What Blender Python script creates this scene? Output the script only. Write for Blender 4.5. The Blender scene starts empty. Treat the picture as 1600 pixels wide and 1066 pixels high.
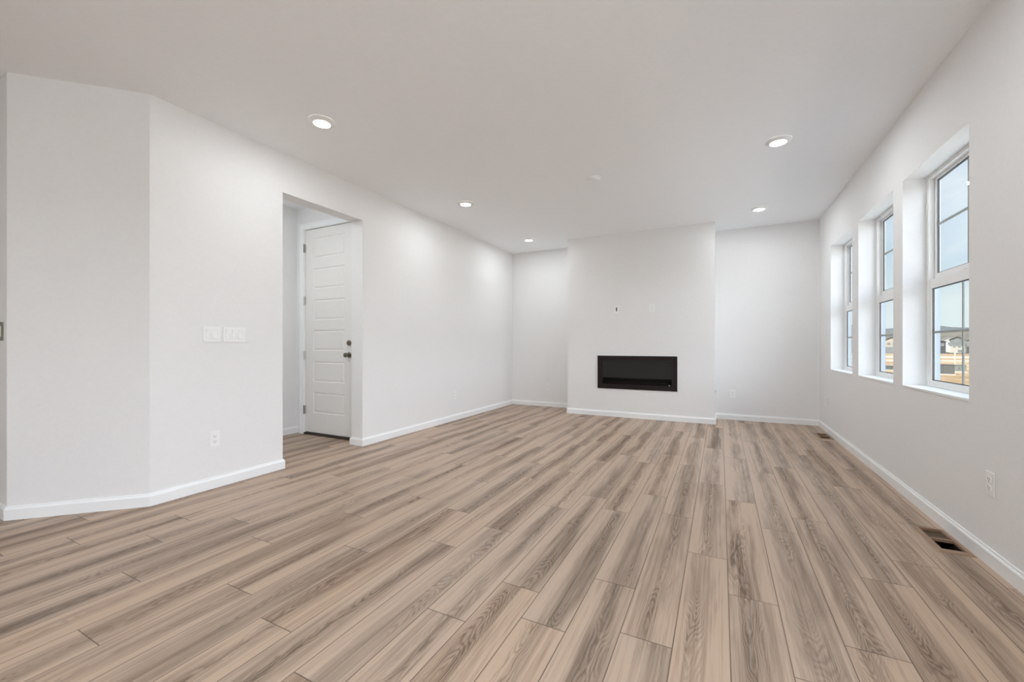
import bpy, bmesh, math, random
from mathutils import Vector

# ------------------------------------------------------------------ camera, world, sun, exposure
SC = bpy.context.scene
COL = SC.collection
H, CH = 2.74, 1.068                      # ceiling height, camera height
YAW = math.radians(26.84)
FPX = 644.0
cam_data = bpy.data.cameras.new('camera')
cam_data.sensor_width = 36.0
cam_data.lens = FPX / 1600 * 36.0
cam_data.shift_y = 7.0 / 1600
cam_data.clip_start = 0.05
cam_data.clip_end = 20000
cam = bpy.data.objects.new('camera', cam_data)
cam.location = (0, 0, CH)
cam.rotation_euler = (math.pi / 2, 0, YAW)
COL.objects.link(cam)
SC.camera = cam

SC.view_settings.view_transform = 'Standard'
SC.view_settings.look = 'None'
SC.view_settings.gamma = 1.0
SC.view_settings.exposure = 0.46
SC.view_settings.use_curve_mapping = False
SC.cycles.use_denoising = True
SC.cycles.max_bounces = 14
SC.cycles.diffuse_bounces = 10
SC.cycles.glossy_bounces = 4
SC.cycles.transparent_max_bounces = 16
SC.cycles.sample_clamp_indirect = 8.0
SC.cycles.caustics_reflective = False
SC.cycles.caustics_refractive = False

SKY_SIDE = 4.7
LED_POWER = 5.4
FILL_GLOBE_POWER = 140.0

world = bpy.data.worlds.new('world')
SC.world = world
world.use_nodes = True
wt = world.node_tree
wt.nodes.clear()


class NT:
    """small helper to write node graphs"""
    def __init__(self, tree):
        self.t = tree

    def n(self, kind, **kw):
        nd = self.t.nodes.new(kind)
        for k, v in kw.items():
            if k.startswith('i_'):
                key = k[2:]
                nd.inputs[int(key) if key.isdigit() else key.replace('_', ' ')].default_value = v
            else:
                setattr(nd, k, v)
        return nd

    def l(self, a, b):
        self.t.links.new(a, b)

    def put(self, sock, v):
        if isinstance(v, (int, float)):
            sock.default_value = v
        elif isinstance(v, (tuple, list)):
            sock.default_value = v
        else:
            self.l(v, sock)

    def m(self, op, a, b=0.0, c=0.0, clamp=False):
        nd = self.t.nodes.new('ShaderNodeMath')
        nd.operation = op
        nd.use_clamp = clamp
        for s, v in zip(nd.inputs, (a, b, c)):
            self.put(s, v)
        return nd.outputs[0]

    def sstep(self, v, a, b, lo=0.0, hi=1.0):
        nd = self.t.nodes.new('ShaderNodeMapRange')
        nd.interpolation_type = 'SMOOTHSTEP'
        self.put(nd.inputs[0], v)
        for i, x in zip((1, 2, 3, 4), (a, b, lo, hi)):
            self.put(nd.inputs[i], x)
        return nd.outputs[0]

    def mix(self, f, a, b, mode='MIX'):
        nd = self.t.nodes.new('ShaderNodeMix')
        nd.data_type = 'RGBA'
        nd.blend_type = mode
        self.put(nd.inputs[0], f)
        self.put(nd.inputs[6], a)
        self.put(nd.inputs[7], b)
        return nd.outputs[2]

    def xyz(self, x, y, z=0.0):
        nd = self.t.nodes.new('ShaderNodeCombineXYZ')
        for s, v in zip(nd.inputs, (x, y, z)):
            self.put(s, v)
        return nd.outputs[0]

    def noise(self, vec, scale=1.0, detail=2.0, rough=0.5, dist=0.0):
        nd = self.t.nodes.new('ShaderNodeTexNoise')
        self.l(vec, nd.inputs['Vector'])
        nd.inputs['Scale'].default_value = scale
        nd.inputs['Detail'].default_value = detail
        nd.inputs['Roughness'].default_value = rough
        nd.inputs['Distortion'].default_value = dist
        return nd.outputs[0]


w = NT(wt)
tc = w.n('ShaderNodeTexCoord')
sep = w.n('ShaderNodeSeparateXYZ')
w.l(tc.outputs['Generated'], sep.inputs[0])
dx, dy, dz = sep.outputs
zc_ = w.m('MAXIMUM', dz, 0.0)
# clouds: soft streaks low in the sky
den = w.m('ADD', zc_, 0.12)
cu = w.m('DIVIDE', dx, den)
cv = w.m('DIVIDE', dy, den)
cn = w.noise(w.xyz(w.m('MULTIPLY', cu, 0.9), w.m('MULTIPLY', cv, 0.28), 0.0), 1.1, 6.0, 0.55, 0.4)
cloud = w.sstep(cn, 0.40, 0.66)
blue = w.mix(w.sstep(zc_, 0.0, 0.45), (0.66, 0.79, 0.83, 1), (0.36, 0.58, 0.86, 1))
sky = w.mix(cloud, blue, (0.90, 0.94, 0.97, 1))
sky = w.mix(w.sstep(zc_, 0.15, 0.02), sky, (0.74, 0.85, 0.86, 1))
# bright lobe added to the unseen sky to light the room (towards +X, behind the visible windows' view)
dot = w.m('ADD', w.m('MULTIPLY', dx, 0.96), w.m('ADD', w.m('MULTIPLY', dy, -0.22), w.m('MULTIPLY', dz, 0.17)))
lobe = w.sstep(dot, 0.42, 1.0)
bright = w.m('ADD', 0.77, w.m('MULTIPLY', lobe, SKY_SIDE))
gcol = w.mix(w.sstep(dz, -0.02, 0.0), (0.50, 0.42, 0.32, 1), sky)
tint = w.mix(w.m('MULTIPLY', lobe, 1.0, clamp=True), gcol, (0.84, 0.91, 1.02, 1))
bg = w.n('ShaderNodeBackground')
w.l(tint, bg.inputs[0])
w.l(bright, bg.inputs[1])
wo = w.n('ShaderNodeOutputWorld')
w.l(bg.outputs[0], wo.inputs[0])
world.cycles.sampling_method = 'MANUAL'
world.cycles.sample_map_resolution = 1024

sun_d = bpy.data.lights.new('sun', 'SUN')
sun_d.energy = 17.0
sun_d.angle = math.radians(0.6)
sun_d.color = (1.0, 0.96, 0.90)
sun = bpy.data.objects.new('sun', sun_d)
COL.objects.link(sun)
# the sun stands behind the photographer, over the roof: it never reaches through the right-hand windows
sun.rotation_euler = Vector((-0.45, -0.70, 0.56)).to_track_quat('Z', 'Y').to_euler()


def portal(x, y, z, sy, sz):
    d = bpy.data.lights.new('portal', 'AREA')
    d.shape = 'RECTANGLE'
    d.size, d.size_y = sz, sy
    d.cycles.is_portal = True
    o = bpy.data.objects.new('portal', d)
    o.location = (x, y, z)
    o.rotation_euler = (0, math.pi / 2, 0)
    COL.objects.link(o)


# ------------------------------------------------------------------ geometry helpers
LX, RX, BY = -3.388, 1.17, 6.72          # left wall, right wall, back wall
OXR = 1.36                               # outer face of the right wall


def link_mesh(name, bm, mat, parent=None, smooth=False, kind=None):
    me = bpy.data.meshes.new(name)
    bmesh.ops.recalc_face_normals(bm, faces=bm.faces[:])
    bm.to_mesh(me)
    bm.free()
    for m_ in (mat if isinstance(mat, (list, tuple)) else [mat]):
        me.materials.append(m_)
    if smooth:
        for p in me.polygons:
            p.use_smooth = True
        try:
            me.set_sharp_from_angle(angle=math.radians(35))
        except Exception:
            pass
    o = bpy.data.objects.new(name, me)
    COL.objects.link(o)
    if parent is not None:
        o.parent = parent
    if kind:
        o['kind'] = kind
    return o


def box(bm, x0, x1, y0, y1, z0, z1, bevel=0.0):
    vs = [bm.verts.new((x, y, z)) for x in (x0, x1) for y in (y0, y1) for z in (z0, z1)]
    fs = []
    for q in ((0, 1, 3, 2), (4, 6, 7, 5), (0, 4, 5, 1), (2, 3, 7, 6), (0, 2, 6, 4), (1, 5, 7, 3)):
        fs.append(bm.faces.new([vs[i] for i in q]))
    if bevel:
        es = list({e for f in fs for e in f.edges})
        bmesh.ops.bevel(bm, geom=es, offset=bevel, segments=2, affect='EDGES', profile=0.6)


def frame_ring(bm, axis, c0, c1, u0, u1, v0, v1, wl, wr, wb, wt_):
    """rectangular ring; axis 'x': u=y ; axis 'y': u=x ; v=z"""
    def B(a0, a1, b0, b1):
        if axis == 'x':
            box(bm, c0, c1, a0, a1, b0, b1)
        else:
            box(bm, a0, a1, c0, c1, b0, b1)
    B(u0, u0 + wl, v0, v1)
    B(u1 - wr, u1, v0, v1)
    B(u0 + wl, u1 - wr, v0, v0 + wb)
    B(u0 + wl, u1 - wr, v1 - wt_, v1)


def lathe(bm, prof, n=32, axis='z', origin=(0, 0, 0)):
    """prof: list of (radius, height); revolved about axis"""
    rings = []
    for r, h in prof:
        ring = []
        if r < 1e-6:
            ring = [None]
        for i in range(n if r >= 1e-6 else 1):
            a = 2 * math.pi * i / n
            p = (r * math.cos(a), r * math.sin(a), h)
            if axis == 'x':
                p = (p[2], p[0], p[1])
            elif axis == 'y':
                p = (p[0], p[2], p[1])
            v = bm.verts.new(tuple(p[k] + origin[k] for k in range(3)))
            if r < 1e-6:
                ring = [v]
            else:
                ring.append(v)
        rings.append(ring)
    for a, b in zip(rings, rings[1:]):
        if len(a) == 1 and len(b) == 1:
            continue
        for i in range(n):
            j = (i + 1) % n
            if len(a) == 1:
                bm.faces.new((a[0], b[i], b[j]))
            elif len(b) == 1:
                bm.faces.new((a[i], b[0], a[j]))
            else:
                bm.faces.new((a[i], b[i], b[j], a[j]))


def wall_mesh(axis, c0, c1, u0, u1, v0, v1, holes=()):
    """wall slab between c0 and c1 with rectangular holes (hu0,hu1,hv0,hv1): faces only where they show"""
    bm = bmesh.new()
    us = sorted({u0, u1, *[h[0] for h in holes], *[h[1] for h in holes]})
    vs = sorted({v0, v1, *[h[2] for h in holes], *[h[3] for h in holes]})
    P = (lambda c, u, v: (c, u, v)) if axis == 'x' else (lambda c, u, v: (u, c, v))
    cache = {}

    def V(c, u, v):
        k = (c, u, v)
        if k not in cache:
            cache[k] = bm.verts.new(P(c, u, v))
        return cache[k]

    def solid(i, j):
        if i < 0 or j < 0 or i >= len(us) - 1 or j >= len(vs) - 1:
            return False
        cu_, cv_ = (us[i] + us[i + 1]) / 2, (vs[j] + vs[j + 1]) / 2
        return not any(h[0] < cu_ < h[1] and h[2] < cv_ < h[3] for h in holes)
    for i in range(len(us) - 1):
        for j in range(len(vs) - 1):
            if not solid(i, j):
                continue
            a, b, c, d = us[i], us[i + 1], vs[j], vs[j + 1]
            for cc in (c0, c1):
                bm.faces.new([V(cc, a, c), V(cc, b, c), V(cc, b, d), V(cc, a, d)])
            for (di, dj, p, q) in ((-1, 0, (a, c), (a, d)), (1, 0, (b, c), (b, d)), (0, -1, (a, c), (b, c)), (0, 1, (a, d), (b, d))):
                if not solid(i + di, j + dj):
                    bm.faces.new([V(c0, *p), V(c1, *p), V(c1, *q), V(c0, *q)])
    return bm


def prism(pts, z0, z1):
    bm = bmesh.new()
    lo = [bm.verts.new((x, y, z0)) for x, y in pts]
    hi = [bm.verts.new((x, y, z1)) for x, y in pts]
    bm.faces.new(lo)
    bm.faces.new(hi)
    n = len(pts)
    for i in range(n):
        bm.faces.new((lo[i], lo[(i + 1) % n], hi[(i + 1) % n], hi[i]))
    return bm


def thing(name, label, cat, loc=(0, 0, 0), rot=(0, 0, 0), group=None):
    o = bpy.data.objects.new(name, None)
    o.empty_display_size = 0.1
    COL.objects.link(o)
    o.location = loc
    o.rotation_euler = rot
    o['label'] = label
    o['category'] = cat
    if group:
        o['group'] = group
    return o


def struct_root(name):
    o = bpy.data.objects.new(name, None)
    o.empty_display_size = 0.1
    COL.objects.link(o)
    o['kind'] = 'structure'
    return o


def dup_tree(root, loc, rot, label):
    r = root.copy()
    COL.objects.link(r)
    r.location = loc
    r.rotation_euler = rot
    r['label'] = label

    def rec(src, dst):
        for ch in list(src.children):
            c = ch.copy()
            COL.objects.link(c)
            c.parent = dst
            rec(ch, c)
    rec(root, r)
    return r


# ------------------------------------------------------------------ materials
def mat(name, color, rough=0.5, metal=0.0, spec=0.5, emit=None, strength=0.0):
    m_ = bpy.data.materials.new(name)
    m_.use_nodes = True
    b = m_.node_tree.nodes['Principled BSDF']
    b.inputs['Base Color'].default_value = (*color, 1)
    b.inputs['Roughness'].default_value = rough
    b.inputs['Metallic'].default_value = metal
    b.inputs['Specular IOR Level'].default_value = spec
    if emit:
        b.inputs['Emission Color'].default_value = (*emit, 1)
        b.inputs['Emission Strength'].default_value = strength
    return m_


def painted(name, color, rough, bump_scale, bump, var=0.006):
    """painted drywall: faint orange-peel bump and a touch of uneven tone"""
    m_ = mat(name, color, rough, spec=0.3)
    t = NT(m_.node_tree)
    b = m_.node_tree.nodes['Principled BSDF']
    tcn = t.n('ShaderNodeTexCoord')
    g = t.n('ShaderNodeNewGeometry')
    n1 = t.noise(g.outputs['Position'], bump_scale, 3.0, 0.6)
    bp = t.n('ShaderNodeBump')
    bp.inputs['Strength'].default_value = bump
    bp.inputs['Distance'].default_value = 0.004
    t.l(n1, bp.inputs['Height'])
    t.l(bp.outputs[0], b.inputs['Normal'])
    n2 = t.noise(g.outputs['Position'], 40.0, 2.0, 0.5)
    c0 = tuple(max(0, c - var) for c in color)
    c1 = tuple(min(1, c + var) for c in color)
    t.l(t.mix(t.sstep(n2, 0.3, 0.7), (*c0, 1), (*c1, 1)), b.inputs['Base Color'])
    return m_


M_WALL = painted('wall_paint', (0.812, 0.810, 0.806), 0.65, 130.0, 0.22)
M_CEIL = painted('ceiling_paint', (0.905, 0.925, 0.945), 0.8, 110.0, 0.30)
M_TRIM = mat('trim_paint', (0.87, 0.88, 0.885), 0.35, spec=0.45)
M_DOOR = painted('door_paint', (0.80, 0.785, 0.76), 0.4, 60.0, 0.03)
M_VINYL = mat('window_vinyl', (0.86, 0.86, 0.85), 0.35)
M_PLATE = mat('white_plastic', (0.86, 0.865, 0.86), 0.28)
M_SLOT = mat('dark_slot', (0.03, 0.03, 0.03), 0.6)
M_GASKET = mat('window_gasket', (0.08, 0.085, 0.09), 0.6)
M_MUNTIN = mat('backlit_muntin', (0.30, 0.32, 0.31), 0.45)  # grey of the backlit bars put into the base colour
M_NICKEL = mat('aged_nickel', (0.22, 0.19, 0.15), 0.32, metal=1.0)
M_CHROME = mat('satin_steel', (0.6, 0.58, 0.55), 0.3, metal=1.0)
M_BLACK = mat('black_metal', (0.016, 0.009, 0.009), 0.55, 0.0, 0.25)
M_BRONZE = mat('bronze_threshold', (0.035, 0.02, 0.013), 0.5)
M_DUCT = mat('dark_duct', (0.03, 0.014, 0.008), 0.7)
M_DAMPER = mat('brown_damper', (0.075, 0.042, 0.018), 0.6)
M_SIDING = mat('outer_siding', (0.62, 0.68, 0.75), 0.7)
M_OUTER = mat('outer_frame_vinyl', (0.42, 0.47, 0.52), 0.5)
M_LENS = mat('light_lens', (0.95, 0.95, 0.93), 0.4, emit=(1.0, 0.98, 0.93), strength=6.0)


def glass_mat(name, tint=(1, 1, 1), refl=1.0):
    m_ = bpy.data.materials.new(name)
    m_.use_nodes = True
    m_.node_tree.nodes.clear()
    t = NT(m_.node_tree)
    tr = t.n('ShaderNodeBsdfTransparent')
    tr.inputs[0].default_value = (*tint, 1)
    gl = t.n('ShaderNodeBsdfGlossy')
    gl.inputs['Roughness'].default_value = 0.0
    lw = t.n('ShaderNodeLayerWeight')
    lw.inputs[0].default_value = 0.5
    fr = t.m('ADD', 0.04, t.m('MULTIPLY', t.m('POWER', lw.outputs['Facing'], 5.0), 0.96))
    mx = t.n('ShaderNodeMixShader')
    t.l(t.m('MULTIPLY', fr, refl), mx.inputs[0])
    t.l(tr.outputs[0], mx.inputs[1])
    t.l(gl.outputs[0], mx.inputs[2])
    o = t.n('ShaderNodeOutputMaterial')
    t.l(mx.outputs[0], o.inputs[0])
    return m_


M_GLASS = glass_mat('window_glass', (0.97, 0.985, 0.98), 0.6)
M_FGLASS = glass_mat('fireplace_glass', (0.55, 0.55, 0.55), 0.25)


def plank_mat():
    m_ = bpy.data.materials.new('oak_planks')
    m_.use_nodes = True
    t = NT(m_.node_tree)
    b = m_.node_tree.nodes['Principled BSDF']
    uv = t.n('ShaderNodeUVMap', uv_map='plank')
    s = t.n('ShaderNodeSeparateXYZ')
    t.l(uv.outputs[0], s.inputs[0])
    u, v = s.outputs[0], s.outputs[1]          # metres along and across the plank
    at = t.n('ShaderNodeAttribute', attribute_name='plank_seed')
    sr = t.n('ShaderNodeSeparateColor')
    t.l(at.outputs['Color'], sr.inputs[0])
    r1, r2, r3 = sr.outputs
    off = t.m('MULTIPLY', r1, 37.0)
    off2 = t.m('MULTIPLY', r2, 53.0)
    W = 0.182
    # wandering heart line of the board
    wob = t.noise(t.xyz(t.m('ADD', t.m('MULTIPLY', u, 1.5), off), off2), 1.0, 2.0, 0.5)
    vc = t.m('ADD', t.m('ADD', W * 0.5, t.m('MULTIPLY', t.m('SUBTRACT', r2, 0.5), 0.08)), t.m('MULTIPLY', t.m('SUBTRACT', wob, 0.5), 0.07))
    d = t.m('DIVIDE', t.m('ABSOLUTE', t.m('SUBTRACT', v, vc)), W * 0.5)
    # distortion of the growth rings
    n1 = t.noise(t.xyz(t.m('ADD', t.m('MULTIPLY', u, 1.9), off), t.m('MULTIPLY', v, 9.0), off2), 1.0, 2.0, 0.5)
    n1f = t.noise(t.xyz(t.m('ADD', t.m('MULTIPLY', u, 14.0), off2), t.m('MULTIPLY', v, 50.0), off), 1.0, 2.0, 0.6)
    slope = t.m('MULTIPLY', t.m('SUBTRACT', r3, 0.5), 5.0)
    field = t.m('ADD', t.m('MULTIPLY', t.m('POWER', d, 1.6), 1.35), t.m('ADD', t.m('MULTIPLY', u, slope), t.m('ADD', t.m('MULTIPLY', n1, 2.2), t.m('MULTIPLY', n1f, 0.17))))
    ring = t.m('ABSOLUTE', t.m('SUBTRACT', t.m('FRACT', t.m('MULTIPLY', field, 8.0)), 0.5))   # 0..0.5
    ring = t.sstep(ring, 0.02, 0.40, 1.0, 0.0)
    ring_c = t.m('ABSOLUTE', t.m('SUBTRACT', t.m('FRACT', t.m('MULTIPLY', field, 1.3)), 0.5))
    ring_c = t.sstep(ring_c, 0.05, 0.5, 1.0, 0.0)
    # cathedral zone near the heart, stronger in places
    zone = t.noise(t.xyz(t.m('ADD', t.m('MULTIPLY', u, 1.7), off2), t.m('MULTIPLY', v, 3.0), off), 1.0, 2.0, 0.5)
    heart = t.sstep(t.m('ADD', d, t.m('MULTIPLY', t.m('SUBTRACT', n1, 0.5), 0.9)), 0.75, 0.10)
    rz = t.m('MULTIPLY', heart, t.sstep(zone, 0.32, 0.54))
    # broad soft dark band along the board
    band_n = t.noise(t.xyz(t.m('ADD', t.m('MULTIPLY', u, 1.1), off), t.m('MULTIPLY', v, 9.0), r3), 1.0, 3.0, 0.5)
    band = t.sstep(t.m('ADD', t.m('MULTIPLY', d, 0.45), t.m('MULTIPLY', band_n, 1.0)), 0.97, 0.48)
    # fine streaks and pores
    st1 = t.noise(t.xyz(t.m('ADD', t.m('MULTIPLY', u, 0.9), off), t.m('MULTIPLY', v, 55.0), off2), 1.0, 4.0, 0.6)
    st2 = t.noise(t.xyz(t.m('ADD', t.m('MULTIPLY', u, 7.0), off2), t.m('MULTIPLY', v, 420.0), off), 1.0, 2.0, 0.6)
    st3 = t.noise(t.xyz(t.m('ADD', t.m('MULTIPLY', u, 1.6), off2), t.m('MULTIPLY', v, 150.0), off), 1.0, 3.0, 0.6)
    strk = t.m('ADD', t.m('MULTIPLY', t.sstep(st1, 0.34, 0.68), 0.6), t.m('MULTIPLY', t.sstep(st3, 0.36, 0.66), 0.4))
    pores = t.sstep(st2, 0.35, 0.75)
    light = (0.500, 0.368, 0.275, 1)
    dark = (0.130, 0.078, 0.048, 1)
    greyb = (0.160, 0.115, 0.082, 1)
    amt = t.m('ADD', t.m('MULTIPLY', band, t.m('ADD', 0.42, t.m('MULTIPLY', r1, 0.36))),
              t.m('ADD', t.m('MULTIPLY', t.m('SUBTRACT', strk, 0.5), 0.50), t.m('MULTIPLY', ring_c, 0.10)))
    amt = t.m('ADD', amt, t.m('MULTIPLY', rz, t.m('MULTIPLY', t.m('SUBTRACT', ring, 0.35), 0.34)))
    amt = t.m('ADD', amt, t.m('MULTIPLY', t.m('SUBTRACT', pores, 0.5), 0.22))
    amt = t.m('ADD', amt, t.m('MULTIPLY', t.m('SUBTRACT', t.m('FRACT', t.m('MULTIPLY', r3, 7.3)), 0.5), 0.26), clamp=True)
    dk = t.mix(r2, dark, greyb)
    col = t.mix(amt, light, dk)
    # slight warm/cool difference from board to board
    hue = t.mix(r2, (1.01, 0.995, 0.965, 1), (0.985, 1.0, 1.015, 1))
    col = t.mix(1.0, col, hue, 'MULTIPLY')
    # seams
    at2 = t.n('ShaderNodeAttribute', attribute_name='plank_len')
    L = at2.outputs['Fac']
    ev = t.m('MINIMUM', v, t.m('SUBTRACT', W, v))
    eu = t.m('MINIMUM', u, t.m('SUBTRACT', L, u))
    e = t.m('MINIMUM', ev, eu)
    seam = t.sstep(e, 0.0010, 0.0028, 1.0, 0.0)
    col = t.mix(t.m('MULTIPLY', seam, 0.80), col, (0.070, 0.042, 0.027, 1))
    t.l(col, b.inputs['Base Color'])
    t.l(t.m('ADD', 0.40, t.m('MULTIPLY', amt, 0.10)), b.inputs['Roughness'])
    b.inputs['Specular IOR Level'].default_value = 0.34
    bp = t.n('ShaderNodeBump')
    bp.inputs['Strength'].default_value = 0.35
    bp.inputs['Distance'].default_value = 0.0015
    hgt = t.m('SUBTRACT', t.m('MULTIPLY', pores, -0.15), seam)
    t.l(hgt, bp.inputs['Height'])
    t.l(bp.outputs[0], b.inputs['Normal'])
    return m_


M_PLANK = plank_mat()

# ------------------------------------------------------------------ floor: one surface, a quad per plank
VENTS = [(1.008, 1.150, 2.900, 3.250), (1.008, 1.150, 5.795, 6.145), (-4.60, -4.50, 2.70, 3.00)]
JOINT = {6: 2.60, 5: 3.27, 4: 2.681, 3: 2.42, 2: 1.843, 1: 1.594, 0: 2.0, -1: 2.315, -2: 1.55, -3: 1.856, -4: 1.459, -5: 1.641,
         -6: 1.339, -7: 2.10, -8: 1.81, -9: 0.998, -10: 1.56, -11: 1.071, -12: 0.645, -13: 1.397, -14: 0.903, -15: 1.491,
         -16: 1.14, -17: 1.356, -18: 0.926, -19: 0.70, -20: 1.076}
PW, PL, PX0 = 0.182, 1.2195, 0.030


def cut(rects, hole):
    out = []
    hx0, hx1, hy0, hy1 = hole
    for (a, b, c, d) in rects:
        if hx1 <= a or hx0 >= b or hy1 <= c or hy0 >= d:
            out.append((a, b, c, d))
            continue
        if a < hx0:
            out.append((a, hx0, c, d))
        if hx1 < b:
            out.append((hx1, b, c, d))
        x0, x1 = max(a, hx0), min(b, hx1)
        if c < hy0:
            out.append((x0, x1, c, hy0))
        if hy1 < d:
            out.append((x0, x1, hy1, d))
    return out


def build_floor():
    bm = bmesh.new()
    uvl = bm.loops.layers.uv.new('plank')
    cl = bm.loops.layers.float_color.new('plank_seed')
    fl = bm.faces.layers.float.new('plank_len')
    rnd = random.Random(11)
    XMIN, XMAX, YMIN, YMAX = -6.5, 1.30, -5.0, 6.75
    k = math.floor((XMIN - PX0) / PW)
    while PX0 + k * PW < XMAX:
        x0, x1 = PX0 + k * PW, PX0 + (k + 1) * PW
        j = JOINT.get(k, rnd.uniform(0, PL))
        y = j - PL * math.ceil((j - YMIN) / PL)
        while y < YMAX:
            seed = (rnd.random(), rnd.random(), rnd.random(), 1)
            rects = [(max(x0, XMIN), min(x1, XMAX), max(y, YMIN), min(y + PL, YMAX))]
            for vt in VENTS:
                rects = cut(rects, (vt[0] + .012, vt[1] - .012, vt[2] + .012, vt[3] - .012))
            for (a, b, c, d) in rects:
                if b - a < 1e-5 or d - c < 1e-5:
                    continue
                vs = [bm.verts.new(p) for p in ((a, c, 0), (b, c, 0), (b, d, 0), (a, d, 0))]
                f = bm.faces.new(vs)
                f[fl] = PL
                for lp in f.loops:
                    px, py, _ = lp.vert.co
                    lp[uvl].uv = (py - y, px - x0)
                    lp[cl] = seed
            y += PL
        k += 1
    for f in bm.faces:
        f.normal_update()
    me = bpy.data.meshes.new('floor')
    bm.to_mesh(me)
    bm.free()
    me.materials.append(M_PLANK)
    o = bpy.data.objects.new('floor', me)
    COL.objects.link(o)
    o['kind'] = 'structure'


build_floor()

# ------------------------------------------------------------------ walls and ceiling
bm = bmesh.new()
box(bm, -6.6, OXR, -5.1, 6.9, H, H + 0.15)
link_mesh('ceiling', bm, M_CEIL, kind='structure')

WIN_Y = [(3.03, 3.92), (4.10, 4.985), (5.19, 6.09)]
WZ0, WZ1 = 0.78, 2.25
ADDED_PATIO = (-1.8, 1.0, 0.0, 2.35)  # unseen door opening added to let in more skylight
holes = [(a, b, WZ0, WZ1) for a, b in WIN_Y] + [(ADDED_PATIO[0], ADDED_PATIO[1], 0.02, ADDED_PATIO[3])]
wr = wall_mesh('x', RX, OXR, -5.1, 6.9, -0.3, H, holes)
o = link_mesh('wall_right', wr, [M_WALL, M_SIDING], kind='structure')
for p in o.data.polygons:
    if p.center.x > OXR - 1e-4:
        p.material_index = 1
link_mesh('wall_back', wall_mesh('y', BY, BY + 0.13, LX - 0.161, RX + 0.02, -0.3, H), M_WALL, kind='structure')
OP0, OP1, OPZ = 2.291, 3.184, 2.397
XI = LX - 0.161
link_mesh('wall_left', wall_mesh('x', XI, LX, 1.358, BY, 0, H, [(OP0, OP1, -0.01, OPZ)]), M_WALL, kind='structure')
link_mesh('wall_angled', prism([(LX, 1.358), (-3.894, 0.854), (-3.96, 0.92), (XI, 1.36)], 0, H), M_WALL, kind='structure')
link_mesh('wall_hall', wall_mesh('y', 0.854, 0.98, -6.5, -3.894, 0, H), M_WALL, kind='structure')
link_mesh('wall_rear', wall_mesh('y', -5.1, -5.0, -6.5, RX + 0.02, 0, H), M_WALL, kind='structure')
link_mesh('wall_far_left', wall_mesh('x', -6.6, -6.5, -5.1, 0.98, 0, H), M_WALL, kind='structure')
# hallway behind the opening
AX, DY = -4.635, 3.32
link_mesh('wall_alcove_left', wall_mesh('x', AX - 0.12, AX, 1.58, DY + 0.13, 0, H), M_WALL, kind='structure')
link_mesh('wall_alcove_front', wall_mesh('y', 1.58, 1.70, AX, XI, 0, H), M_WALL, kind='structure')
DX0, DX1, DZ = -4.495, -3.682, 2.462     # door slab
link_mesh('wall_door', wall_mesh('y', DY, DY + 0.13, AX, XI, 0, H, [(DX0 - 0.022, DX1 + 0.022, -0.01, DZ + 0.022)]), M_WALL, kind='structure')

# chimney breast with the fireplace hole
CX0, CX1, CY = -2.155, -0.068, 6.21
FX0, FX1, FZ0, FZ1 = -1.674, -0.542, 0.420, 0.914
bm = wall_mesh('y', CY, BY, CX0, CX1, 0, H, [(FX0 + 0.02, FX1 - 0.02, FZ0 + 0.02, FZ1 - 0.02)])
link_mesh('wall_chimney', bm, M_WALL, kind='structure')

# ------------------------------------------------------------------ baseboards
PROF = [(0.0, 0.0), (0.014, 0.0), (0.014, 0.064), (0.0115, 0.070), (0.008, 0.0735), (0.0065, 0.083), (0.0, 0.083)]


def baseboards(path, names):
    n = len(path)
    nor = []
    for i in range(n - 1):
        dx_, dy_ = path[i + 1][0] - path[i][0], path[i + 1][1] - path[i][1]
        L = math.hypot(dx_, dy_)
        nor.append((-dy_ / L, dx_ / L))

    def off(i, d):
        if i == 0:
            nx, ny = nor[0]
            return path[0][0] + nx * d, path[0][1] + ny * d
        if i == n - 1:
            nx, ny = nor[-1]
            return path[-1][0] + nx * d, path[-1][1] + ny * d
        a, b = nor[i - 1], nor[i]
        k = 1 + a[0] * b[0] + a[1] * b[1]
        return path[i][0] + (a[0] + b[0]) / k * d, path[i][1] + (a[1] + b[1]) / k * d
    for i in range(n - 1):
        if not names[i]:
            continue
        bm = bmesh.new()
        A = [bm.verts.new((*off(i, d), z + 0.0005)) for d, z in PROF]
        B = [bm.verts.new((*off(i + 1, d), z + 0.0005)) for d, z in PROF]
        m_ = len(PROF)
        for k in range(m_):
            bm.faces.new((A[k], A[(k + 1) % m_], B[(k + 1) % m_], B[k]))
        bm.faces.new(A)
        bm.faces.new(B[::-1])
        link_mesh(names[i], bm, M_TRIM, kind='structure')


baseboards([(RX, 1.06), (RX, BY), (CX1, BY), (CX1, CY), (CX0, CY), (CX0, BY), (LX, BY), (LX, OP1), (XI, OP1), (XI, DY - 0.02)],
           ['baseboard_right', 'baseboard_back_right', 'baseboard_chimney_right', 'baseboard_chimney', 'baseboard_chimney_left',
            'baseboard_back_left', 'baseboard_left', 'baseboard_opening_right', 'baseboard_alcove_right'])
baseboards([(AX, DY), (AX, 1.70), (XI, 1.70), (XI, OP0), (LX, OP0), (LX, 1.358), (-3.894, 0.854), (-6.5, 0.854), (-6.5, -5.0), (RX, -5.0), (RX, -1.86)],
           ['baseboard_alcove_left', 'baseboard_alcove_front', 'baseboard_alcove_inner', 'baseboard_opening_left', 'baseboard_front_left',
            'baseboard_angled', 'baseboard_hall', 'baseboard_far_left', 'baseboard_rear', 'baseboard_right_rear'])


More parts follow.
